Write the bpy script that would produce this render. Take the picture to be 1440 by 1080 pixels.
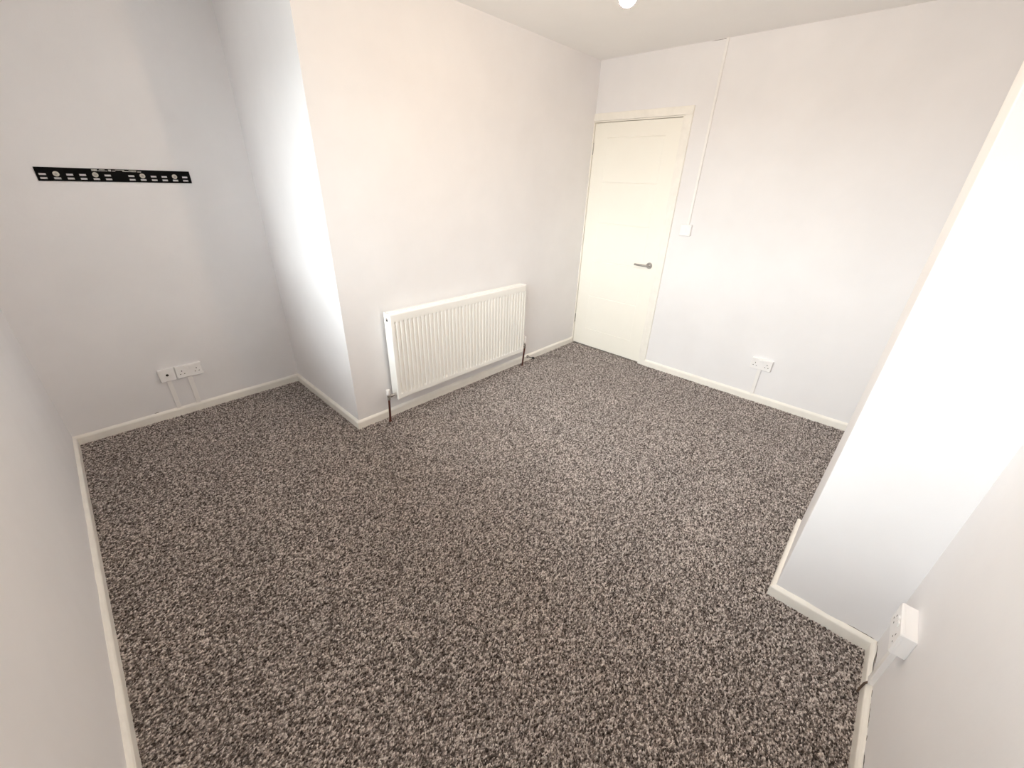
import bpy, bmesh, math, random
from mathutils import Vector, Matrix

random.seed(7)
S = bpy.context.scene
C = S.collection
for o in list(bpy.data.objects):
    bpy.data.objects.remove(o)

# ------------------------------------------------------------------ camera
cam_d = bpy.data.cameras.new('camera')
cam = bpy.data.objects.new('camera', cam_d)
C.objects.link(cam)
cam_d.sensor_fit = 'HORIZONTAL'
cam_d.sensor_width = 36.0
cam_d.lens = 564.97 / 1440 * 36.0
cam_d.clip_start = 0.02
cam_r = Vector((0.68560886, -0.72729458, 0.03135413))
cam_u = Vector((0.30954137, 0.33024131, 0.89169772))
cam_f = Vector((0.65888135, 0.60165045, -0.45154413))
cam.matrix_world = Matrix(((cam_r.x, cam_u.x, -cam_f.x, -3.429033),
                           (cam_r.y, cam_u.y, -cam_f.y, -2.276359),
                           (cam_r.z, cam_u.z, -cam_f.z, 1.526311),
                           (0, 0, 0, 1)))
S.camera = cam

# ------------------------------------------------------------------ world: overcast sky over a darker street
SKY = (0.925, 0.94, 0.965)
SKY_STRENGTH = 19.6
BULB = (1.0, 0.76, 0.53)
BULB_STRENGTH = 450.0
EXPOSURE = 0.0
w = bpy.data.worlds.new('overcast_sky')
S.world = w
w.use_nodes = True
nt = w.node_tree
nt.nodes.clear()
wo = nt.nodes.new('ShaderNodeOutputWorld')
wb = nt.nodes.new('ShaderNodeBackground')
tc = nt.nodes.new('ShaderNodeTexCoord')
sx = nt.nodes.new('ShaderNodeSeparateXYZ')
cr = nt.nodes.new('ShaderNodeValToRGB')
mr = nt.nodes.new('ShaderNodeMapRange')
mr.inputs['From Min'].default_value = -1
mr.inputs['From Max'].default_value = 1
cr.color_ramp.elements[0].position = 0.49
cr.color_ramp.elements[0].color = (0.26, 0.26, 0.26, 1)
cr.color_ramp.elements[1].position = 0.53
cr.color_ramp.elements[1].color = (*SKY, 1)
nt.links.new(tc.outputs['Generated'], sx.inputs[0])
nt.links.new(sx.outputs['Z'], mr.inputs['Value'])
nt.links.new(mr.outputs[0], cr.inputs[0])
nt.links.new(cr.outputs[0], wb.inputs['Color'])
wb.inputs['Strength'].default_value = SKY_STRENGTH
nt.links.new(wb.outputs[0], wo.inputs[0])

S.view_settings.view_transform = 'Standard'
S.view_settings.look = 'None'
S.view_settings.exposure = EXPOSURE
S.view_settings.gamma = 1.0
S.view_settings.use_curve_mapping = False
S.cycles.max_bounces = 14
S.cycles.diffuse_bounces = 10

# ------------------------------------------------------------------ room dimensions (metres)
T = 0.0163                     # baseboard thickness
WL = -3.753                    # left wall (window wall) face, x
WT = 1.021                     # alcove back wall face, y
WC = -2.4305                   # alcove side wall face, x
WB = 0.0163                    # radiator wall face, y
WF = 0.0163                    # door wall face, x
WN = -2.679                    # right wall face, y
PX0, PX1 = -1.8245, -1.3237    # pier faces, x
PY = -2.3459                   # pier front face, y
ZC = 2.415                     # ceiling
ZF = -0.006                    # carpet backing
# window opening in the left wall
WY0, WY1, WZ0, WZ1 = -2.30, 0.20, 0.94, 2.20

# portal for the daylight that comes through the window
pl = bpy.data.lights.new('window_portal', 'AREA')
pl.shape = 'RECTANGLE'
pl.size = WZ1 - WZ0
pl.size_y = WY1 - WY0
pl.cycles.is_portal = True
po = bpy.data.objects.new('window_portal', pl)
C.objects.link(po)
po.location = (WL - 0.005, (WY0 + WY1) / 2, (WZ0 + WZ1) / 2)
po.rotation_euler = (0, -math.pi / 2, 0)


# ------------------------------------------------------------------ materials
def new_mat(name):
    m = bpy.data.materials.new(name)
    m.use_nodes = True
    t = m.node_tree
    b = t.nodes['Principled BSDF']
    return m, t, b


def noise(t, scale, detail=3, rough=0.5, vec=None):
    n = t.nodes.new('ShaderNodeTexNoise')
    n.inputs['Scale'].default_value = scale
    n.inputs['Detail'].default_value = detail
    n.inputs['Roughness'].default_value = rough
    if vec is not None:
        t.links.new(vec, n.inputs['Vector'])
    return n


def ramp(t, src, stops):
    r = t.nodes.new('ShaderNodeValToRGB')
    e = r.color_ramp.elements
    while len(e) < len(stops):
        e.new(0.5)
    for k, (p, c) in enumerate(stops):
        e[k].position = p
        e[k].color = (*c, 1)
    t.links.new(src, r.inputs[0])
    return r


def paint(name, col, rough=0.6, var=0.03, vscale=2.5, bump=0.0, bscale=60, spec=0.5):
    """painted surface: colour with slight blotches and a fine roller texture"""
    m, t, b = new_mat(name)
    g = t.nodes.new('ShaderNodeNewGeometry')
    n = noise(t, vscale, 4, 0.6, g.outputs['Position'])
    lo = tuple(c * (1 - var) for c in col)
    hi = tuple(min(1, c * (1 + var)) for c in col)
    r = ramp(t, n.outputs['Fac'], [(0.3, lo), (0.7, hi)])
    t.links.new(r.outputs[0], b.inputs['Base Color'])
    b.inputs['Roughness'].default_value = rough
    b.inputs['Specular IOR Level'].default_value = spec
    if bump:
        n2 = noise(t, bscale, 4, 0.6, g.outputs['Position'])
        bp = t.nodes.new('ShaderNodeBump')
        bp.inputs['Strength'].default_value = bump
        bp.inputs['Distance'].default_value = 0.004
        t.links.new(n2.outputs['Fac'], bp.inputs['Height'])
        t.links.new(bp.outputs[0], b.inputs['Normal'])
    return m


def metal(name, col, rough, met=1.0):
    m, t, b = new_mat(name)
    g = t.nodes.new('ShaderNodeNewGeometry')
    n = noise(t, 90, 3, 0.6, g.outputs['Position'])
    r = ramp(t, n.outputs['Fac'], [(0.3, tuple(c * 0.85 for c in col)), (0.7, col)])
    t.links.new(r.outputs[0], b.inputs['Base Color'])
    b.inputs['Metallic'].default_value = met
    b.inputs['Roughness'].default_value = rough
    return m


M_WALL = paint('wall_paint', (0.850, 0.839, 0.848), 0.62, 0.03, 1.8, 0.10, 45, 0.35)
M_CEIL = paint('ceiling_paint', (0.92, 0.91, 0.895), 0.8, 0.015, 2.0, 0.08, 50, 0.2)
M_TRIM = paint('cream_gloss_paint', (0.91, 0.88, 0.82), 0.32, 0.035, 14, 0.06, 30)
M_DOOR = paint('door_paint', (0.93, 0.905, 0.83), 0.35, 0.01, 3, 0.03, 80)
M_RAD = paint('radiator_enamel', (0.93, 0.92, 0.885), 0.25, 0.008, 4)
M_PLAS = paint('white_plastic', (0.92, 0.905, 0.90), 0.30, 0.01, 9)
M_TRUNK = paint('trunking_plastic', (0.90, 0.88, 0.865), 0.38, 0.02, 20)
M_UPVC = paint('window_plastic', (0.85, 0.85, 0.84), 0.28, 0.01, 6)
M_BLACK = paint('black_powder_coat', (0.004, 0.004, 0.0045), 0.55, 0.15, 120, 0.0, 400, 0.08)
M_HOLE = paint('socket_hole', (0.02, 0.018, 0.017), 0.7, 0.1, 50)
M_RUB = paint('black_rubber', (0.015, 0.014, 0.013), 0.7, 0.1, 60)
M_WASH = paint('zinc_washer', (0.62, 0.59, 0.52), 0.35, 0.05, 60)
M_LABEL = paint('printed_label', (0.50, 0.49, 0.46), 0.5, 0.25, 160)
M_STEEL = metal('satin_steel', (0.50, 0.47, 0.45), 0.32)
M_STOP = metal('worn_chrome', (0.30, 0.28, 0.26), 0.3)
M_CHROME = metal('chrome', (0.62, 0.60, 0.57), 0.16)
M_COPPER = metal('tarnished_copper', (0.16, 0.06, 0.045), 0.42, 0.7)
M_GAP = paint('gap_shade', (0.085, 0.062, 0.048), 0.8, 0.3, 120)  # dark brown put in for the shade inside the open gaps
M_CABLE = paint('brown_cable', (0.13, 0.085, 0.06), 0.6, 0.1, 60)

# glass: mostly clear with a fresnel reflection
M_GLASS = bpy.data.materials.new('window_glass')
M_GLASS.use_nodes = True
t = M_GLASS.node_tree
t.nodes.clear()
go = t.nodes.new('ShaderNodeOutputMaterial')
gm = t.nodes.new('ShaderNodeMixShader')
gt = t.nodes.new('ShaderNodeBsdfTransparent')
gg = t.nodes.new('ShaderNodeBsdfGlossy')
gf = t.nodes.new('ShaderNodeFresnel')
gg.inputs['Roughness'].default_value = 0.02
gt.inputs['Color'].default_value = (0.96, 0.985, 0.975, 1)
t.links.new(gf.outputs[0], gm.inputs[0])
t.links.new(gt.outputs[0], gm.inputs[1])
t.links.new(gg.outputs[0], gm.inputs[2])
t.links.new(gm.outputs[0], go.inputs['Surface'])

# glowing bulb
M_BULB, t, b = new_mat('lit_bulb')
b.inputs['Base Color'].default_value = (0.9, 0.88, 0.84, 1)
b.inputs['Emission Color'].default_value = (*BULB, 1)
b.inputs['Emission Strength'].default_value = BULB_STRENGTH


def carpet_material(name, instanced):
    m, t, b = new_mat(name)
    g = t.nodes.new('ShaderNodeNewGeometry')
    mp = t.nodes.new('ShaderNodeMapping')
    mp.inputs['Scale'].default_value = (0.62, 1.0, 1.0)
    t.links.new(g.outputs['Position'], mp.inputs['Vector'])
    n1 = noise(t, 120, 3, 0.75, mp.outputs[0])       # heather flecks
    n2 = noise(t, 60, 2, 0.6, mp.outputs[0])        # clumps of pile
    n3 = noise(t, 3.2, 3, 0.55, g.outputs['Position'])   # traffic and brushing
    a1 = t.nodes.new('ShaderNodeMath'); a1.operation = 'MULTIPLY_ADD'
    a1.inputs[1].default_value = 0.75
    t.links.new(n1.outputs['Fac'], a1.inputs[0])
    a2 = t.nodes.new('ShaderNodeMath'); a2.operation = 'MULTIPLY'
    a2.inputs[1].default_value = 0.25
    t.links.new(n2.outputs['Fac'], a2.inputs[0])
    t.links.new(a2.outputs[0], a1.inputs[2])
    src = a1.outputs[0]
    if instanced:
        oi = t.nodes.new('ShaderNodeObjectInfo')
        a3 = t.nodes.new('ShaderNodeMath'); a3.operation = 'MULTIPLY_ADD'
        sub = t.nodes.new('ShaderNodeMath'); sub.operation = 'SUBTRACT'
        sub.inputs[1].default_value = 0.5
        t.links.new(oi.outputs['Random'], sub.inputs[0])
        a3.inputs[1].default_value = 0.30
        t.links.new(sub.outputs[0], a3.inputs[0])
        t.links.new(src, a3.inputs[2])
        src = a3.outputs[0]
    r = ramp(t, src, [(0.33, (0.036, 0.026, 0.023)), (0.44, (0.155, 0.126, 0.114)),
                      (0.54, (0.390, 0.337, 0.312)), (0.65, (0.770, 0.705, 0.672))])
    r3 = ramp(t, n3.outputs['Fac'], [(0.3, (0.93, 0.93, 0.93)), (0.7, (1.05, 1.045, 1.04))])
    mx = t.nodes.new('ShaderNodeMix'); mx.data_type = 'RGBA'; mx.blend_type = 'MULTIPLY'
    mx.inputs[0].default_value = 1.0
    t.links.new(r.outputs[0], mx.inputs[6])
    t.links.new(r3.outputs[0], mx.inputs[7])
    t.links.new(mx.outputs[2], b.inputs['Base Color'])
    b.inputs['Roughness'].default_value = 0.95
    b.inputs['Specular IOR Level'].default_value = 0.1
    b.inputs['Sheen Weight'].default_value = 0.15
    b.inputs['Sheen Roughness'].default_value = 0.6
    return m


M_CARPET = carpet_material('carpet_backing', False)
M_TUFT = carpet_material('carpet_yarn', True)


# ------------------------------------------------------------------ mesh helpers
def obj(name, bm, mat, parent=None, smooth=False):
    me = bpy.data.meshes.new(name)
    bmesh.ops.recalc_face_normals(bm, faces=bm.faces)
    if smooth:
        for f in bm.faces:
            f.smooth = True
    bm.to_mesh(me)
    bm.free()
    me.materials.append(mat)
    o = bpy.data.objects.new(name, me)
    C.objects.link(o)
    if parent:
        o.parent = parent
    if smooth:
        try:
            me.set_sharp_from_angle(angle=math.radians(38))
        except Exception:
            pass
    return o


def empty(name, loc):
    o = bpy.data.objects.new(name, None)
    o.empty_display_size = 0.05
    C.objects.link(o)
    o.location = loc
    return o


def tag(o, label, cat, group=None):
    o['label'] = label
    o['category'] = cat
    if group:
        o['group'] = group
    return o


def struct(o):
    o['kind'] = 'structure'
    return o


def box(bm, x0, x1, y0, y1, z0, z1, bev=0.0, seg=2):
    v = [bm.verts.new((x, y, z)) for x in (x0, x1) for y in (y0, y1) for z in (z0, z1)]
    fs = [(0, 1, 3, 2), (4, 6, 7, 5), (0, 4, 5, 1), (2, 3, 7, 6), (0, 2, 6, 4), (1, 5, 7, 3)]
    faces = [bm.faces.new([v[i] for i in f]) for f in fs]
    if bev:
        es = list({e for f in faces for e in f.edges})
        bmesh.ops.bevel(bm, geom=es, offset=bev, segments=seg, profile=0.5, affect='EDGES')
    return bm


def prism(bm, pts, z0, z1):
    a = [bm.verts.new((x, y, z0)) for x, y in pts]
    b_ = [bm.verts.new((x, y, z1)) for x, y in pts]
    bm.faces.new(a[::-1]); bm.faces.new(b_)
    for k in range(len(pts)):
        k2 = (k + 1) % len(pts)
        bm.faces.new((a[k], a[k2], b_[k2], b_[k]))
    return bm


def nb():
    return bmesh.new()


def frame_from(d):
    d = Vector(d).normalized()
    a = Vector((0, 0, 1)) if abs(d.z) < 0.9 else Vector((1, 0, 0))
    u = d.cross(a).normalized()
    return u, d.cross(u).normalized()


def lathe(bm, p0, axis, prof, seg=16):
    """prof: list of (distance along axis, radius)"""
    p0 = Vector(p0)
    d = Vector(axis).normalized()
    u, v = frame_from(d)
    rings = []
    for h, r in prof:
        if r < 1e-6:
            rings.append([bm.verts.new(p0 + d * h)])
        else:
            rings.append([bm.verts.new(p0 + d * h + (u * math.cos(2 * math.pi * k / seg) + v * math.sin(2 * math.pi * k / seg)) * r) for k in range(seg)])
    for a, b_ in zip(rings, rings[1:]):
        for k in range(seg):
            k2 = (k + 1) % seg
            if len(a) == 1 and len(b_) == 1:
                continue
            if len(a) == 1:
                bm.faces.new((a[0], b_[k], b_[k2]))
            elif len(b_) == 1:
                bm.faces.new((a[k], b_[0], a[k2]))
            else:
                bm.faces.new((a[k], b_[k], b_[k2], a[k2]))
    if len(rings[0]) > 1:
        bm.faces.new(rings[0][::-1])
    if len(rings[-1]) > 1:
        bm.faces.new(rings[-1])
    return bm


def tube(bm, pts, r, seg=10):
    pts = [Vector(p) for p in pts]
    u = None
    rings = []
    for i, p in enumerate(pts):
        d = (pts[min(i + 1, len(pts) - 1)] - pts[max(i - 1, 0)]).normalized()
        if u is None:
            u, v = frame_from(d)
        else:
            u = (u - d * u.dot(d)).normalized()
            v = d.cross(u).normalized()
        rings.append([bm.verts.new(p + (u * math.cos(2 * math.pi * k / seg) + v * math.sin(2 * math.pi * k / seg)) * r) for k in range(seg)])
    for a, b_ in zip(rings, rings[1:]):
        for k in range(seg):
            bm.faces.new((a[k], a[(k + 1) % seg], b_[(k + 1) % seg], b_[k]))
    bm.faces.new(rings[0])
    bm.faces.new(rings[-1][::-1])
    return bm


# ------------------------------------------------------------------ room shell
bm = nb(); box(bm, WL - 0.3, WF + 0.2, WN - 0.2, WT + 0.2, ZF - 0.15, ZF)
struct(obj('floor', bm, M_CARPET))
bm = nb(); box(bm, WL - 0.3, WF + 0.2, WN - 0.2, WT + 0.2, ZC, ZC + 0.15)
struct(obj('ceiling', bm, M_CEIL))

zb = ZF - 0.02
zt = ZC + 0.02
# window wall, with its opening
bm = nb()
box(bm, WL - 0.28, WL, WN - 0.2, WY0, zb, zt)
box(bm, WL - 0.28, WL, WY1, WT + 0.2, zb, zt)
box(bm, WL - 0.28, WL, WY0, WY1, zb, WZ0)
box(bm, WL - 0.28, WL, WY0, WY1, WZ1, zt)
struct(obj('wall_left', bm, M_WALL))
bm = nb(); box(bm, WL - 0.01, WC + 0.1, WT, WT + 0.2, zb, zt)
struct(obj('wall_alcove', bm, M_WALL))
bm = nb(); prism(bm, [(WC, WB), (WC + 0.12, WB + 0.12), (WC + 0.12, WT + 0.01), (WC, WT + 0.01)], zb, zt)
struct(obj('wall_alcove_side', bm, M_WALL))
bm = nb(); prism(bm, [(WC, WB), (WF + 0.01, WB), (WF + 0.01, WB + 0.12), (WC + 0.12, WB + 0.12)], zb, zt)
struct(obj('wall_back', bm, M_WALL))
# door wall: solid behind, with a shallow recess that takes the door leaf
DY0, DY1, DZ = -0.775, WB, 1.998
bm = nb()
box(bm, WF + 0.055, WF + 0.2, WN - 0.1, WB + 0.1, zb, zt)
box(bm, WF, WF + 0.055, WN - 0.1, DY0, zb, zt)
box(bm, WF, WF + 0.055, DY0, WB + 0.1, DZ, zt)
struct(obj('wall_far', bm, M_WALL))
bm = nb(); box(bm, WL - 0.01, WF + 0.1, WN - 0.2, WN, zb, zt)
struct(obj('wall_right', bm, M_WALL))
bm = nb(); box(bm, PX0, PX1, WN - 0.02, PY, zb, zt, 0.004, 2)
struct(obj('wall_pier', bm, M_WALL))


# ------------------------------------------------------------------ baseboards
PROF = [(0.0, ZF), (T, ZF), (T, 0.0405), (T * 0.93, 0.0455), (T * 0.70, 0.0505), (T * 0.30, 0.0555), (0.0, 0.0568)]


def skirt(name, a, b_, n, m0, m1, wob=0.0, gap=0.0, seed=1):
    """baseboard along wall line a->b; n: into the room; m: +1 inside corner, -1 outside, 0 square cut"""
    rnd = random.Random(seed)
    a = Vector((a[0], a[1], 0)); b_ = Vector((b_[0], b_[1], 0)); n = Vector((n[0], n[1], 0))
    d = (b_ - a); L = d.length; d.normalize()
    N = max(1, int(L / 0.045)) if (wob or gap) else 1
    ph = [rnd.uniform(0, 6.28) for _ in range(6)]
    rings = []
    bm = nb()
    for i in range(N + 1):
        s = L * i / N
        wv = 0.5 * math.sin(s * 9 + ph[0]) + 0.3 * math.sin(s * 23 + ph[1]) + 0.2 * math.sin(s * 47 + ph[2])
        gv = max(0.0, math.sin(s * 13 + ph[3]) * 0.6 + math.sin(s * 41 + ph[4]) * 0.5)
        ring = []
        for k, (dep, z) in enumerate(PROF):
            st = m0 * dep + (L - (m0 + m1) * dep) * i / N
            off = dep
            zz = z
            if k in (3, 4, 5):
                off += wob * wv * (0.5, 0.8, 1.0)[k - 3]
            if k == 6:
                off += gap * gv
                zz -= gap * 0.4 * gv
            ring.append(bm.verts.new(a + d * st + n * off + Vector((0, 0, zz))))
        rings.append(ring)
    K = len(PROF)
    for r0, r1 in zip(rings, rings[1:]):
        for k in range(K):
            bm.faces.new((r0[k], r0[(k + 1) % K], r1[(k + 1) % K], r1[k]))
    bm.faces.new(rings[0]); bm.faces.new(rings[-1][::-1])
    return struct(obj(name, bm, M_TRIM))


skirt('baseboard_left', (WL, WN), (WL, WT), (1, 0), 1, 1, wob=0.0022, gap=0.001, seed=3)
skirt('baseboard_alcove', (WL, WT), (WC, WT), (0, -1), 1, 1, wob=0.0008, gap=0.001, seed=5)
skirt('baseboard_alcove_side', (WC, WT), (WC, WB), (-1, 0), 1, -1)
skirt('baseboard_back', (WC, WB), (WF, WB), (0, -1), -1, 1)
skirt('baseboard_far', (WF, -0.8302), (WF, WN), (-1, 0), 0, 1)
skirt('baseboard_right', (WL, WN), (PX0, WN), (0, 1), 1, 1, wob=0.001, gap=0.0065, seed=11)
skirt('baseboard_pier_near', (PX0, WN), (PX0, PY), (-1, 0), 1, -1, gap=0.0050, seed=14)
skirt('baseboard_pier_front', (PX0, PY), (PX1, PY), (0, 1), -1, -1)
skirt('baseboard_pier_far', (PX1, PY), (PX1, WN), (1, 0), -1, 1)
skirt('baseboard_right_far', (PX1, WN), (WF, WN), (0, 1), 1, 1)



# dark slivers coloured as the shade in paint cracks along the tops of the baseboards and below the ceiling, and chipped plaster on the outer corner
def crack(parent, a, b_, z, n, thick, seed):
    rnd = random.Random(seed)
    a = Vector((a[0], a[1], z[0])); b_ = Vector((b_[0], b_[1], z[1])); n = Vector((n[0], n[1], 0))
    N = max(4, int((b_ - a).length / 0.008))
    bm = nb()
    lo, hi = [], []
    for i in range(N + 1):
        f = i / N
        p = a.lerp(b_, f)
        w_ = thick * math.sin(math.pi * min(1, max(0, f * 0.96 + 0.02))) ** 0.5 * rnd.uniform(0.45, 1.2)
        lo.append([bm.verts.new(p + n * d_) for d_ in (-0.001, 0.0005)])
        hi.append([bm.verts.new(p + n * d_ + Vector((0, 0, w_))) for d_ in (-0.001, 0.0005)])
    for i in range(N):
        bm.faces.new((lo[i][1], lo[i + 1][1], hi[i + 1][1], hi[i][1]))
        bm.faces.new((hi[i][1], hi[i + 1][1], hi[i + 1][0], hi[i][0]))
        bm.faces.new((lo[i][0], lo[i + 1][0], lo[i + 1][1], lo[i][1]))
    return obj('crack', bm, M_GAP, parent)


O = bpy.data.objects
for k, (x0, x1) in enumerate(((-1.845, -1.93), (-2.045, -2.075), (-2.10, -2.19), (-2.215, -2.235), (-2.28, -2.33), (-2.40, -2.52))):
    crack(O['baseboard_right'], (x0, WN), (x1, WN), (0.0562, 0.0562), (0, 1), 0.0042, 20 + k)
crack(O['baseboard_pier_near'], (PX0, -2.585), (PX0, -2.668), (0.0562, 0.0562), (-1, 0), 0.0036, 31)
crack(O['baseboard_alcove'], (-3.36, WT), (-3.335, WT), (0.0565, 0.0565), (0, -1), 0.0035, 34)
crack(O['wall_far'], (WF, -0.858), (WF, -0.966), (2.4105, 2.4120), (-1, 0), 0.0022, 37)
rc = random.Random(9)
for z0 in (0.075, 0.098, 0.185, 0.196, 0.207, 0.243, 0.262):
    bm = nb()
    bmesh.ops.create_icosphere(bm, subdivisions=1, radius=1.0)
    for v in bm.verts:
        v.co = Vector((WC + v.co.x * rc.uniform(0.0022, 0.0036), WB + v.co.y * rc.uniform(0.0022, 0.0036), z0 + v.co.z * rc.uniform(0.005, 0.010)))
    obj('plaster_chip', bm, M_WALL, O['wall_back'], True)

# ------------------------------------------------------------------ window behind the photographer
win = struct(empty('window_1', (WL - 0.16, (WY0 + WY1) / 2, WZ0)))


def wpart(name, bm, mat, parent=win):
    o = obj(name, bm, mat)
    o.parent = parent
    o.matrix_parent_inverse = Matrix.Translation(-Vector(win.location)) if parent is win else Matrix()
    return o


fx0, fx1 = WL - 0.13, WL - 0.06
ym = WY0 + (WY1 - WY0) / 3
yn = WY1 - (WY1 - WY0) / 3
bm = nb()
box(bm, fx0, fx1, WY0, WY0 + 0.06, WZ0, WZ1)
box(bm, fx0, fx1, WY1 - 0.06, WY1, WZ0, WZ1)
box(bm, fx0, fx1, WY0 + 0.06, WY1 - 0.06, WZ0, WZ0 + 0.06)
box(bm, fx0, fx1, WY0 + 0.06, WY1 - 0.06, WZ1 - 0.06, WZ1)
box(bm, fx0, fx1, ym - 0.035, ym + 0.035, WZ0 + 0.06, WZ1 - 0.06)
box(bm, fx0, fx1, yn - 0.035, yn + 0.035, WZ0 + 0.06, WZ1 - 0.06)
wpart('window_frame', bm, M_UPVC)
for y0, y1, hs in ((WY0 + 0.06, ym - 0.035, 1), (ym + 0.035, yn - 0.035, -1), (yn + 0.035, WY1 - 0.06, -1)):
    z0, z1 = WZ0 + 0.06, WZ1 - 0.06
    bm = nb()
    s = 0.05
    box(bm, fx0 + 0.015, fx1 + 0.012, y0, y0 + s, z0, z1, 0.004, 1)
    box(bm, fx0 + 0.015, fx1 + 0.012, y1 - s, y1, z0, z1, 0.004, 1)
    box(bm, fx0 + 0.015, fx1 + 0.012, y0 + s, y1 - s, z0, z0 + s, 0.004, 1)
    box(bm, fx0 + 0.015, fx1 + 0.012, y0 + s, y1 - s, z1 - s, z1, 0.004, 1)
    wpart('sash', bm, M_UPVC)
    bm = nb(); box(bm, fx0 + 0.035, fx0 + 0.041, y0 + s, y1 - s, z0 + s, z1 - s)
    wpart('pane', bm, M_GLASS)
    bm = nb()
    yh = (y1 - s / 2) if hs > 0 else (y0 + s / 2)
    box(bm, fx1 + 0.010, fx1 + 0.022, yh - 0.012, yh + 0.012, 1.50, 1.56, 0.003, 2)
    box(bm, fx1 + 0.022, fx1 + 0.034, yh - 0.008, yh + 0.008, 1.43, 1.55, 0.003, 2)
    wpart('window_handle', bm, M_UPVC)
bm = nb(); box(bm, fx1 - 0.01, WL + 0.03, WY0 - 0.03, WY1 + 0.03, WZ0 - 0.022, WZ0 + 0.001, 0.004, 2)
wpart('window_sill', bm, M_UPVC)

# ------------------------------------------------------------------ door
# leaf: front face at x = .02 with shallow grooves
LX0, LX1 = 0.020, 0.058
LY0, LY1, LZ0, LZ1 = -0.7553, 0.0049, 0.007, 1.985
gz = [0.190, 0.528, 0.866, 1.204, 1.538, 1.873]
gy = [-0.636, -0.126]
gw = 0.004


def groove_axis(lo, hi, gs):
    r = [lo]
    for g in gs:
        r += [g - gw, g, g + gw]
    return r + [hi]


ys = groove_axis(LY0, LY1, gy)
zs = groove_axis(LZ0, LZ1, gz)
bm = nb()
grid = []
for y in ys:
    row = []
    for z in zs:
        dep = 0.0
        if z in gz and gy[0] <= y <= gy[1]:
            dep = 0.0032
        if y in gy and gz[0] <= z <= gz[-1]:
            dep = max(dep, 0.0012)
        row.append(bm.verts.new((LX0 + dep, y, z)))
    grid.append(row)
for i in range(len(ys) - 1):
    for j in range(len(zs) - 1):
        bm.faces.new((grid[i][j], grid[i + 1][j], grid[i + 1][j + 1], grid[i][j + 1]))
bd = [e for e in bm.edges if e.is_boundary]
ex = bmesh.ops.extrude_edge_only(bm, edges=bd)
for v in [g for g in ex['geom'] if isinstance(g, bmesh.types.BMVert)]:
    v.co.x = LX1
bmesh.ops.holes_fill(bm, edges=[e for e in bm.edges if e.is_boundary])
door = struct(obj('door_1', bm, M_DOOR))
# lever handle
HY, HZ = -0.6985, 0.902
bm = nb(); lathe(bm, (LX0, HY, HZ), (-1, 0, 0), [(0, 0.026), (0.007, 0.026), (0.0095, 0.0235), (0.0095, 0.012)], 28)
hd = obj('door_handle', bm, M_STEEL, door, True)
bm = nb()
arc = [(LX0 - 0.005, HY, HZ), (LX0 - 0.030, HY, HZ)]
for k in range(1, 7):
    a = math.pi / 2 * k / 6
    arc.append((LX0 - 0.030 - 0.018 * math.sin(a), HY + 0.018 * (1 - math.cos(a)), HZ))
arc += [(LX0 - 0.048, HY + 0.06, HZ), (LX0 - 0.048, HY + 0.118, HZ)]
tube(bm, arc, 0.0085, 14)
obj('lever', bm, M_STEEL, hd, True)
for hz in (1.797, 0.268):
    bm = nb()
    for k in range(3):
        z0 = hz - 0.045 + 0.0305 * k
        lathe(bm, (LX0 - 0.004, LY1 + 0.0045, z0), (0, 0, 1), [(0, 0.0055), (0.029, 0.0055)], 10)
    box(bm, LX0 - 0.0015, LX0 + 0.0005, LY1 - 0.001, LY1 + 0.009, hz - 0.045, hz + 0.045)
    obj('hinge', bm, M_STEEL, door, True)

# door lining and architrave
bm = nb(); box(bm, 0.0005, WF + 0.002, -0.8300, WB - 0.0005, 1.9985, 2.0525, 0.002, 1)
struct(obj('trim_1', bm, M_TRIM))
bm = nb(); box(bm, 0.0005, WF + 0.002, -0.8300, -0.7755, ZF, 1.9982, 0.002, 1)
struct(obj('trim_2', bm, M_TRIM))
bm = nb(); box(bm, 0.011, LX1 + 0.012, DY0 + 0.0002, LY0 - 0.0025, ZF, DZ - 0.0002)
struct(obj('trim_3', bm, M_TRIM))
bm = nb(); box(bm, 0.011, LX1 + 0.012, LY0 - 0.0025, WB - 0.0006, LZ1 + 0.0035, DZ - 0.0002)
struct(obj('trim_4', bm, M_TRIM))
bm = nb(); box(bm, 0.0045, LX1 + 0.012, LY1 + 0.003, WB - 0.0006, ZF, LZ1 + 0.003)
struct(obj('trim_5', bm, M_TRIM))

# ------------------------------------------------------------------ radiator
RX0, RX1, RZ0, RZ1 = -2.172, -0.884, 0.155, 0.756
RYF, RYB = -0.080, -0.002
rad = tag(empty('radiator', ((RX0 + RX1) / 2, RYB, 0)), 'white ribbed panel radiator mounted low on the wall', 'radiator')


def rp(name, bm, mat, parent=rad, smooth=False):
    o = obj(name, bm, mat, None, smooth)
    o.parent = parent
    o.matrix_parent_inverse = Matrix.Translation(-Vector(rad.location)) if parent is rad else Matrix()
    return o


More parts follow.
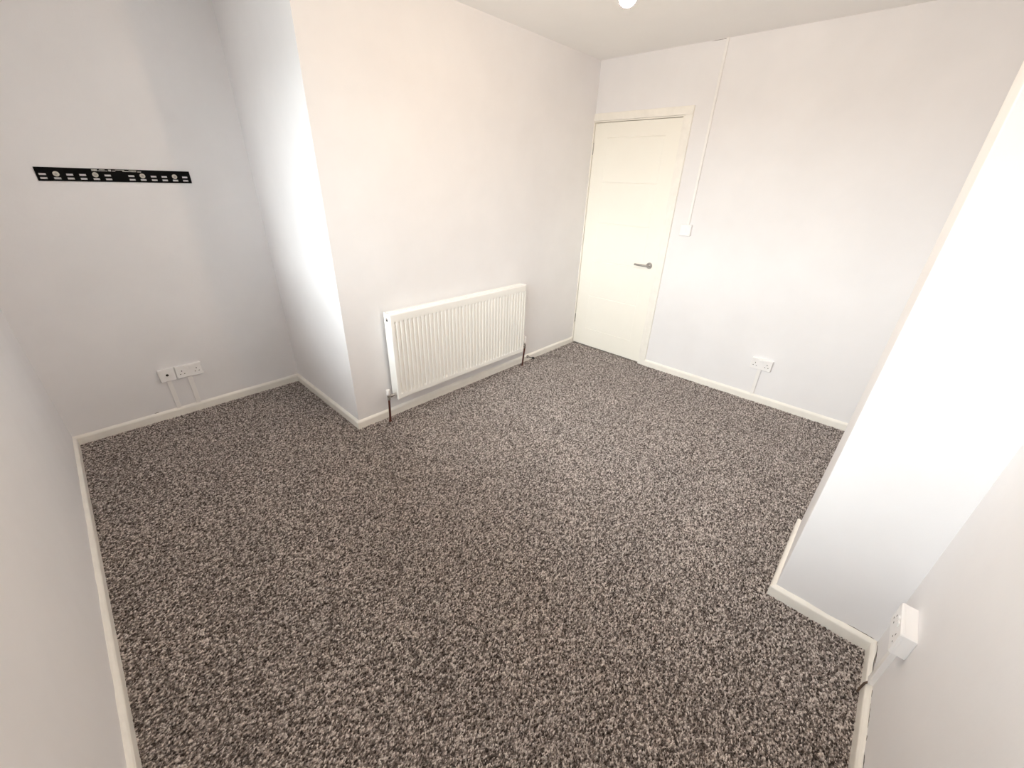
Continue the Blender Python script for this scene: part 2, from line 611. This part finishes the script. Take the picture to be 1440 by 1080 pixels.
# pressed front panel: 39 vertical channels
NG = 39
gx0, gx1 = -2.1405, -0.9045
pit = (gx1 - gx0) / (NG - 1)
xs = [RX0, RX0 + 0.003, RX0 + 0.008]
cols = [(-0.0088, 0), (-0.0052, 1), (0.0052, 1), (0.0088, 0)]
cd = [(RX0, 'e'), (RX0 + 0.003, 'r')]
for k in range(NG):
    g = gx0 + pit * k
    for dx, f in cols:
        cd.append((g + dx, f))
cd += [(RX1 - 0.003, 'r'), (RX1, 'e')]
zsr = [(RZ0, 'e'), (RZ0 + 0.004, 'r'), (RZ0 + 0.012, 0), (0.190, 0), (0.197, 0.5), (0.207, 1), (0.45, 1), (0.690, 1), (0.700, 0.5), (0.707, 0), (RZ1 - 0.008, 0), (RZ1 - 0.003, 'r'), (RZ1, 'e')]
bm = nb()
grid = []
for x, fx in cd:
    row = []
    for z, fz in zsr:
        if fx == 'e' or fz == 'e':
            y = RYF + 0.006
        elif fx == 'r' or fz == 'r':
            y = RYF + 0.0015
        else:
            y = RYF + 0.0105 * fx * fz
        row.append(bm.verts.new((x, y, z)))
    grid.append(row)
for i in range(len(cd) - 1):
    for j in range(len(zsr) - 1):
        bm.faces.new((grid[i][j], grid[i + 1][j], grid[i + 1][j + 1], grid[i][j + 1]))
bd = [e for e in bm.edges if e.is_boundary]
ex = bmesh.ops.extrude_edge_only(bm, edges=bd)
for v in [g for g in ex['geom'] if isinstance(g, bmesh.types.BMVert)]:
    v.co.y = RYF + 0.018
bmesh.ops.holes_fill(bm, edges=[e for e in bm.edges if e.is_boundary])
rp('front_panel', bm, M_RAD)
bm = nb(); box(bm, RX0 + 0.012, RX1 - 0.012, RYB - 0.016, RYB, RZ0 + 0.006, RZ1 - 0.012, 0.004, 2)
rp('back_panel', bm, M_RAD)
# side covers; the left one with its plug hole
for sx_, x0, x1 in ((-1, RX0 + 0.0005, RX0 + 0.0025), (1, RX1 - 0.0025, RX1 - 0.0005)):
    bm = nb(); box(bm, x0, x1, RYF + 0.012, RYB, RZ0 + 0.022, RZ1, 0.0008, 1)
    sp = rp('side_cover', bm, M_RAD)
    bm = nb()
    xo = x0 if sx_ < 0 else x1
    # slot-shaped access hole over the air vent
    lathe(bm, (xo - 0.0003 * -sx_, -0.036, 0.712), (sx_, 0, 0), [(0, 0.0100), (0.0006, 0.0100), (0.0006, 0.0)], 16)
    rp('vent_hole', bm, M_HOLE, sp)
    bm = nb()
    lathe(bm, (xo, -0.036, 0.722), (sx_, 0, 0), [(0, 0.0065), (0.003, 0.0065), (0.0036, 0.005), (0.0036, 0.0)], 12)
    rp('bleed_plug', bm, M_CHROME, sp)
# top grille: rim with cross bars
bm = nb()
box(bm, RX0 + 0.003, RX1 - 0.003, RYF + 0.0185, RYF + 0.026, RZ1 - 0.012, RZ1 - 0.001, 0.001, 1)
box(bm, RX0 + 0.003, RX1 - 0.003, RYB - 0.006, RYB, RZ1 - 0.012, RZ1 + 0.0005, 0.001, 1)
gri = rp('top_grille', bm, M_RAD)
nbars = 74
bar_me = None
bb = nb(); box(bb, -0.0055, 0.0055, RYF + 0.026, RYB - 0.006, RZ1 - 0.0065, RZ1 - 0.0035)
bar0 = rp('grille_bar', bb, M_RAD, gri)
for k in range(nbars):
    o = bar0 if k == 0 else bar0.copy()
    if k:
        C.objects.link(o)
        o.parent = gri
    o.location.x = RX0 + 0.012 + (RX1 - RX0 - 0.024) * (k + 0.5) / nbars


# valves and pipes
def valve(x, y, side, zv, cap_r, cap_h, cap_z, foot):
    """angle valve: body, tail into the radiator, white cap and copper pipe down to the floor"""
    bm = nb()
    lathe(bm, (x, y, zv - 0.026), (0, 0, 1), [(0, 0.0105), (0.012, 0.0105), (0.012, 0.0085), (0.018, 0.0085), (0.018, 0.0105), (0.036, 0.0105), (0.038, 0.008), (0.044, 0.008)], 14)
    xe = RX0 + 0.004 if side < 0 else RX1 - 0.004
    lathe(bm, (x, y, zv), (-side, 0, 0), [(0, 0.0075), (0.014, 0.0075), (0.014, 0.0115), (0.030, 0.0115), (0.030, 0.0085), (abs(xe - x), 0.0085)], 14)
    v = rp('valve', bm, M_CHROME, rad, True)
    bm = nb()
    lathe(bm, (x, y, cap_z), (0, 0, 1), [(0, cap_r * 0.86), (0.003, cap_r), (cap_h - 0.004, cap_r * 0.94), (cap_h, cap_r * 0.75), (cap_h, 0)], 18)
    rp('valve_cap', bm, M_PLAS, v, True)
    bm = nb()
    tube(bm, [(x, y, zv - 0.024), ((x + foot[0]) / 2 + 0.001, (y + foot[1]) / 2, 0.09), (foot[0], foot[1], ZF - 0.001)], 0.0075, 12)
    rp('pipe', bm, M_COPPER, rad, True)
    bm = nb()
    lathe(bm, (foot[0], foot[1], ZF), (0, 0, 1), [(0, 0.011), (0.010, 0.011), (0.012, 0.0078)], 14)
    rp('pipe_collar', bm, M_COPPER, rad, True)


valve(-2.2300, -0.051, -1, 0.190, 0.0135, 0.040, 0.204, (-2.2395, -0.051))
valve(-0.8360, -0.048, 1, 0.195, 0.0135, 0.060, 0.222, (-0.8500, -0.040))

# ------------------------------------------------------------------ door stop on the baseboard
ds = tag(empty('door_stop', (-0.733, 0.0, 0.0405)), 'small chrome door stop with black tip, screwed to the baseboard', 'door stop')
bm = nb(); lathe(bm, (0, 0, 0), (0, -1, 0), [(-0.002, 0.0140), (0.004, 0.0140), (0.010, 0.010), (0.013, 0.006)], 18)
obj('base', bm, M_STOP, ds, True)
bm = nb(); tube(bm, [(0, -0.010, 0), (0, -0.035, 0.002), (0, -0.066, 0.007)], 0.0052, 12)
obj('rod', bm, M_STOP, ds, True)
bm = nb(); lathe(bm, (0, -0.062, 0.0065), (0, -1, 0.1), [(0, 0.0085), (0.003, 0.0100), (0.016, 0.0100), (0.020, 0.0075), (0.020, 0)], 16)
obj('rubber_tip', bm, M_RUB, ds, True)


# ------------------------------------------------------------------ sockets: built flat in a local frame, u right, v up, w out of the wall
def local_frame(origin, u, n):
    o = Vector(origin); u = Vector(u); n = Vector(n); v = Vector((0, 0, 1))
    return Matrix(((u.x, v.x, n.x, o.x), (u.y, v.y, n.y, o.y), (u.z, v.z, n.z, o.z), (0, 0, 0, 1)))


def wall_plate(name, W, H, box_d, plate_d, origin, u, n):
    root = empty(name, (0, 0, 0))
    root.matrix_world = local_frame(origin, u, n)
    bm = nb(); box(bm, -W / 2 + 0.0015, W / 2 - 0.0015, -H / 2 + 0.0015, H / 2 - 0.0015, 0, box_d, 0.002, 2)
    obj('back_box', bm, M_PLAS, root)
    bm = nb()
    # face plate with a chamfered rim
    prof = [(0, 0), (0, plate_d * 0.5), (0.0028, plate_d), (0.006, plate_d)]
    rings = []
    for ins, h in prof:
        a, b_ = W / 2 - ins, H / 2 - ins
        c_ = 0.003
        pts = [(-a + c_, -b_), (a - c_, -b_), (a, -b_ + c_), (a, b_ - c_), (a - c_, b_), (-a + c_, b_), (-a, b_ - c_), (-a, -b_ + c_)]
        rings.append([bm.verts.new((x, y, box_d + h)) for x, y in pts])
    for r0, r1 in zip(rings, rings[1:]):
        for k in range(8):
            bm.faces.new((r0[k], r0[(k + 1) % 8], r1[(k + 1) % 8], r1[k]))
    bm.faces.new(rings[0][::-1]); bm.faces.new(rings[-1])
    obj('face_plate', bm, M_PLAS, root)
    return root, box_d + plate_d


def screws(root, xs_, d):
    for x in xs_:
        bm = nb(); lathe(bm, (x, 0, d - 0.0005), (0, 0, 1), [(0, 0.0034), (0.0009, 0.003), (0.0009, 0)], 12)
        obj('screw', bm, M_PLAS, root, True)


def double_socket(origin, u, n, label, group=None, box_d=0.016, plate_d=0.009):
    root, d = wall_plate('double_socket', 0.146, 0.086, box_d, plate_d, origin, u, n)
    tag(root, label, 'socket', group)
    for cx in (-0.041, 0.041):
        # three pin holes per outlet
        for px, py, pw, ph in ((0, 0.007, 0.0042, 0.0082), (-0.011, -0.0145, 0.0066, 0.0044), (0.011, -0.0145, 0.0066, 0.0044)):
            bm = nb(); box(bm, cx + px - pw / 2, cx + px + pw / 2, py - ph / 2, py + ph / 2, d - 0.004, d + 0.0002)
            obj('pin_hole', bm, M_HOLE, root)
        # rocker switch at the upper middle
        sxx = 0.011 if cx > 0 else -0.011
        bm = nb(); box(bm, sxx - 0.0065, sxx + 0.0065, 0.014, 0.033, d - 0.002, d + 0.0025, 0.0012, 2)
        for v in bm.verts:
            if v.co.z > d and v.co.y > 0.028:
                v.co.z += 0.0014
        obj('rocker_switch', bm, M_PLAS, root)
    screws(root, (-0.060, 0.060), d)
    return root


double_socket((-3.104, WT, 0.3055), (1, 0, 0), (0, -1, 0), 'white double power socket beside the aerial plate on the alcove wall', box_d=0.014)
double_socket((WF, -1.7575, 0.3135), (0, -1, 0), (-1, 0, 0), 'white double power socket with one trunking, on the door wall', box_d=0.015)
double_socket((-2.0235, WN, 0.3295), (-1, 0, 0), (0, 1, 0), 'deep white double power socket standing out next to the pier', box_d=0.030)

aer, d = wall_plate('aerial_plate', 0.086, 0.086, 0.014, 0.008, (-3.2238, WT, 0.3055), (1, 0, 0), (0, -1, 0))
tag(aer, 'square white aerial plate with a dark round socket, beside the double socket', 'aerial plate')
bm = nb(); lathe(bm, (0, 0.001, d - 0.001), (0, 0, 1), [(0, 0.0075), (0.003, 0.0075), (0.003, 0.005), (0.0015, 0.005), (0.0015, 0)], 18)
obj('coaxial_socket', bm, M_HOLE, aer, True)
bm = nb(); lathe(bm, (0, 0.001, d), (0, 0, 1), [(0, 0.0016), (0.004, 0.0014), (0.004, 0)], 10)
obj('coaxial_pin', bm, M_CHROME, aer, True)
screws(aer, (-0.030, 0.030), d)

sw, d = wall_plate('light_switch', 0.086, 0.086, 0.016, 0.008, (WF, -0.955, 1.2175), (0, -1, 0), (-1, 0, 0))
tag(sw, 'white square light switch below the tall thin trunking beside the door', 'light switch')
bm = nb(); box(bm, -0.0065, 0.0065, -0.012, 0.012, d - 0.002, d + 0.002, 0.001, 2)
for v in bm.verts:
    if v.co.z > d and v.co.y < -0.006:
        v.co.z += 0.002
obj('rocker_switch', bm, M_PLAS, sw)
screws(sw, (-0.030, 0.030), d)


# ------------------------------------------------------------------ plastic cable trunking
def trunking(name, origin, u, n, W, D, z0, z1, label, group=None):
    root = empty(name, (0, 0, 0))
    root.matrix_world = local_frame(origin, u, n)
    tag(root, label, 'trunking', group)
    bm = nb(); box(bm, -W / 2 + 0.001, W / 2 - 0.001, z0, z1, 0, D * 0.8)
    obj('channel', bm, M_TRUNK, root)
    bm = nb(); box(bm, -W / 2, W / 2, z0, z1, D * 0.72, D, 0.0012, 2)
    obj('lid', bm, M_TRUNK, root)
    return root


trunking('cable_trunking', (-3.2255, WT, 0), (1, 0, 0), (0, -1, 0), 0.0245, 0.013, 0.0565, 0.264, 'short white trunking between aerial plate and baseboard')
trunking('cable_trunking', (-3.1135, WT, 0), (1, 0, 0), (0, -1, 0), 0.0265, 0.013, 0.0565, 0.264, 'short white trunking below the alcove double socket, parallel to the aerial trunking')
trunking('cable_trunking', (WF, -1.7560, 0), (0, -1, 0), (-1, 0, 0), 0.0250, 0.014, 0.0565, 0.272, 'short white trunking below the door wall socket')
trunking('cable_trunking', (WF, -0.9640, 0), (0, -1, 0), (-1, 0, 0), 0.0165, 0.013, 1.2590, ZC, 'tall thin white trunking from light switch up to the ceiling')
trunking('cable_trunking', (-2.0180, WN, 0), (-1, 0, 0), (0, 1, 0), 0.0260, 0.015, 0.0560, 0.288, 'short white trunking below the deep socket beside the pier')
bm = nb()
tube(bm, [(-2.026, WN + 0.008, 0.066), (-2.028, WN + 0.014, 0.0585), (-2.031, WN + 0.0195, 0.050), (-2.033, WN + 0.0215, 0.025), (-2.034, WN + 0.0225, -0.004)], 0.0032, 8)
tag(obj('cable', bm, M_CABLE, None, True), 'thin brown cable running over the baseboard below the deep socket', 'cable')

# ------------------------------------------------------------------ television bracket on the alcove wall
BX0, BX1, BZ0, BZ1 = -3.4135, -2.7740, 1.4505, 1.5135
YP = WT - 0.0045
br = tag(empty('television_bracket', ((BX0 + BX1) / 2, WT, BZ0)), 'long black slotted television wall bracket with four round bolts', 'tv bracket')
bo = Vector(br.location)


def bp_(name, bm, mat, parent=br, smooth=False):
    for v in bm.verts:
        v.co -= bo
    o = obj(name, bm, mat, parent, smooth)
    return o


cols_x = [-3.3907, -3.3415, -3.2922, -3.2436, -3.1943, -3.1453, -3.0471, -2.9986, -2.9490, -2.9003, -2.8513, -2.8022]
bolt_x = {1, 4, 7, 10}
sw_, hz_ = 0.0128, 0.0044
slots = []
for k, x in enumerate(cols_x):
    slots.append((x, 1.4634))
    if k not in bolt_x:
        slots.append((x, 1.4816))
xb = sorted({BX0, BX1} | {round(x + s * sw_, 5) for x in cols_x for s in (-1, 1)})
zb_ = [BZ0, 1.4634 - hz_, 1.4634 + hz_, 1.4816 - hz_, 1.4816 + hz_, BZ1]
bm = nb()
vv = {}


def gv_(x, z):
    if (x, z) not in vv:
        vv[(x, z)] = bm.verts.new((x, YP, z))
    return vv[(x, z)]


for i in range(len(xb) - 1):
    for j in range(len(zb_) - 1):
        cx, cz = (xb[i] + xb[i + 1]) / 2, (zb_[j] + zb_[j + 1]) / 2
        if any(abs(cx - s[0]) < 0.003 and abs(cz - s[1]) < 0.003 for s in slots):
            continue
        bm.faces.new((gv_(xb[i], zb_[j]), gv_(xb[i + 1], zb_[j]), gv_(xb[i + 1], zb_[j + 1]), gv_(xb[i], zb_[j + 1])))
ext = bmesh.ops.extrude_face_region(bm, geom=list(bm.faces))
for v in [g for g in ext['geom'] if isinstance(g, bmesh.types.BMVert)]:
    v.co.y += 0.0025
# folded hook edges along the top and bottom
box(bm, BX0, BX1, YP, WT, BZ1 - 0.0025, BZ1)
box(bm, BX0, BX1, YP, WT, BZ0, BZ0 + 0.0025)
bp_('slotted_plate', bm, M_BLACK)
for k in sorted(bolt_x):
    x = cols_x[k]
    bm = nb(); lathe(bm, (x, YP, 1.4838), (0, -1, 0), [(0, 0.0122), (0.0016, 0.0122), (0.0020, 0.0112), (0.0020, 0)], 24)
    ws = bp_('washer', bm, M_WASH, br, True)
    bm = nb(); lathe(bm, (x, YP - 0.0018, 1.4838), (0, -1, 0), [(0, 0.0062), (0.0040, 0.0060), (0.0050, 0.0045), (0.0050, 0)], 6)
    bp_('bolt_head', bm, M_STEEL, ws)
# worn printed strip along the top edge
bm = nb()
rnd = random.Random(4)
y1 = YP - 0.0003
for x0, x1, z0, z1 in ((-3.203, -3.180, 1.5015, 1.5105), (-3.178, -3.140, 1.5020, 1.5048), (-3.172, -3.150, 1.5072, 1.5100),
                       (-3.136, -3.125, 1.5020, 1.5105), (-3.121, -3.108, 1.5022, 1.5062), (-3.107, -3.070, 1.5080, 1.5110),
                       (-3.078, -3.050, 1.5022, 1.5060), (-3.048, -3.020, 1.5022, 1.5062), (-3.050, -3.018, 1.5085, 1.5110), (-3.015, -2.999, 1.5012, 1.5056)):
    box(bm, x0, x1, y1, YP + 0.0002, z0, z1)
bp_('printed_label', bm, M_LABEL)

# ------------------------------------------------------------------ pendant lamp in the middle of the ceiling
LPX, LPY, LPZ = -1.8850, -1.3275, 2.0865
lp = tag(empty('pendant_lamp', (LPX, LPY, ZC)), 'lit bare bulb hanging on a short white flex from the ceiling', 'lamp')
bm = nb(); lathe(bm, (0, 0, 0), (0, 0, -1), [(0, 0.040), (0.010, 0.038), (0.020, 0.026), (0.030, 0.008), (0.030, 0)], 28)
obj('ceiling_rose', bm, M_PLAS, lp, True)
bm = nb(); tube(bm, [(0, 0, -0.028), (0.001, 0, -0.12), (0, 0, LPZ - ZC + 0.115)], 0.0032, 8)
obj('flex', bm, M_PLAS, lp, True)
bm = nb(); lathe(bm, (0, 0, LPZ - ZC + 0.055), (0, 0, 1), [(0, 0.017), (0.012, 0.019), (0.030, 0.019), (0.034, 0.014), (0.055, 0.012), (0.064, 0.005), (0.064, 0)], 22)
obj('lamp_holder', bm, M_PLAS, lp, True)
bm = nb()
R_ = 0.030
prof = [(-R_ * math.cos(a), R_ * math.sin(a)) for a in [math.pi * k / 20 for k in range(0, 15)]]
prof += [(0.030, 0.0205), (0.042, 0.0150), (0.058, 0.0135), (0.058, 0)]
lathe(bm, (0, 0, LPZ - ZC), (0, 0, 1), prof, 28)
obj('bulb', bm, M_BULB, lp, True)

# ------------------------------------------------------------------ carpet pile: tufts scattered over the backing
bm = nb()
e = T - 0.002


def quad(x0, x1, y0, y1):
    v = [bm.verts.new(p) for p in ((x0, y0, ZF), (x1, y0, ZF), (x1, y1, ZF), (x0, y1, ZF))]
    bm.faces.new(v)


quad(WL + e, WF - e, PY + e, WB - e)
quad(WL + e, PX0 - e, WN + e, PY + e)
quad(PX1 + e, WF - e, WN + e, PY + e)
quad(WL + e, WC - e, WB - e, WT - e)
carpet = obj('carpet_pile', bm, M_TUFT)
carpet['kind'] = 'stuff'
tag(carpet, 'dark brown and grey speckled carpet covering the whole floor', 'carpet')
bm = nb()
bmesh.ops.create_icosphere(bm, subdivisions=1, radius=1.0)
for v in bm.verts:
    v.co = Vector((v.co.x * 0.0046 + 0.0010 * v.co.z, v.co.y * 0.0026, v.co.z * 0.0034))
for f in bm.faces:
    f.smooth = True
tm = bpy.data.meshes.new('yarn_tuft')
bm.to_mesh(tm); bm.free()
tm.materials.append(M_TUFT)

ng = bpy.data.node_groups.new('carpet_tufts', 'GeometryNodeTree')
ng.interface.new_socket('Geometry', in_out='INPUT', socket_type='NodeSocketGeometry')
ng.interface.new_socket('Geometry', in_out='OUTPUT', socket_type='NodeSocketGeometry')
gi = ng.nodes.new('NodeGroupInput'); gout = ng.nodes.new('NodeGroupOutput')
dp = ng.nodes.new('GeometryNodeDistributePointsOnFaces')
dp.inputs['Density'].default_value = 42000
ip = ng.nodes.new('GeometryNodeInstanceOnPoints')
tuft_holder = bpy.data.objects.new('yarn_tuft', tm)      # source mesh only, not linked to the scene
oi = ng.nodes.new('GeometryNodeObjectInfo')
oi.inputs['Object'].default_value = tuft_holder
oi.inputs['As Instance'].default_value = True
rv = ng.nodes.new('FunctionNodeRandomValue'); rv.data_type = 'FLOAT_VECTOR'
rv.inputs[0].default_value = (-0.35, -0.55, -0.75)
rv.inputs[1].default_value = (0.35, 0.15, 0.75)
rs = ng.nodes.new('FunctionNodeRandomValue'); rs.data_type = 'FLOAT'
rs.inputs[2].default_value = 0.7
rs.inputs[3].default_value = 1.3
tr = ng.nodes.new('GeometryNodeSetPosition')
off = ng.nodes.new('FunctionNodeRandomValue'); off.data_type = 'FLOAT_VECTOR'
off.inputs[0].default_value = (0, 0, 0.0005)
off.inputs[1].default_value = (0, 0, 0.0040)
ng.links.new(gi.outputs[0], dp.inputs['Mesh'])
ng.links.new(dp.outputs['Points'], tr.inputs['Geometry'])
ng.links.new(off.outputs[0], tr.inputs['Offset'])
ng.links.new(tr.outputs[0], ip.inputs['Points'])
ng.links.new(oi.outputs['Geometry'], ip.inputs['Instance'])
ng.links.new(rv.outputs[0], ip.inputs['Rotation'])
ng.links.new(rs.outputs[1], ip.inputs['Scale'])
ng.links.new(ip.outputs[0], gout.inputs[0])
md = carpet.modifiers.new('tufts', 'NODES')
md.node_group = ng
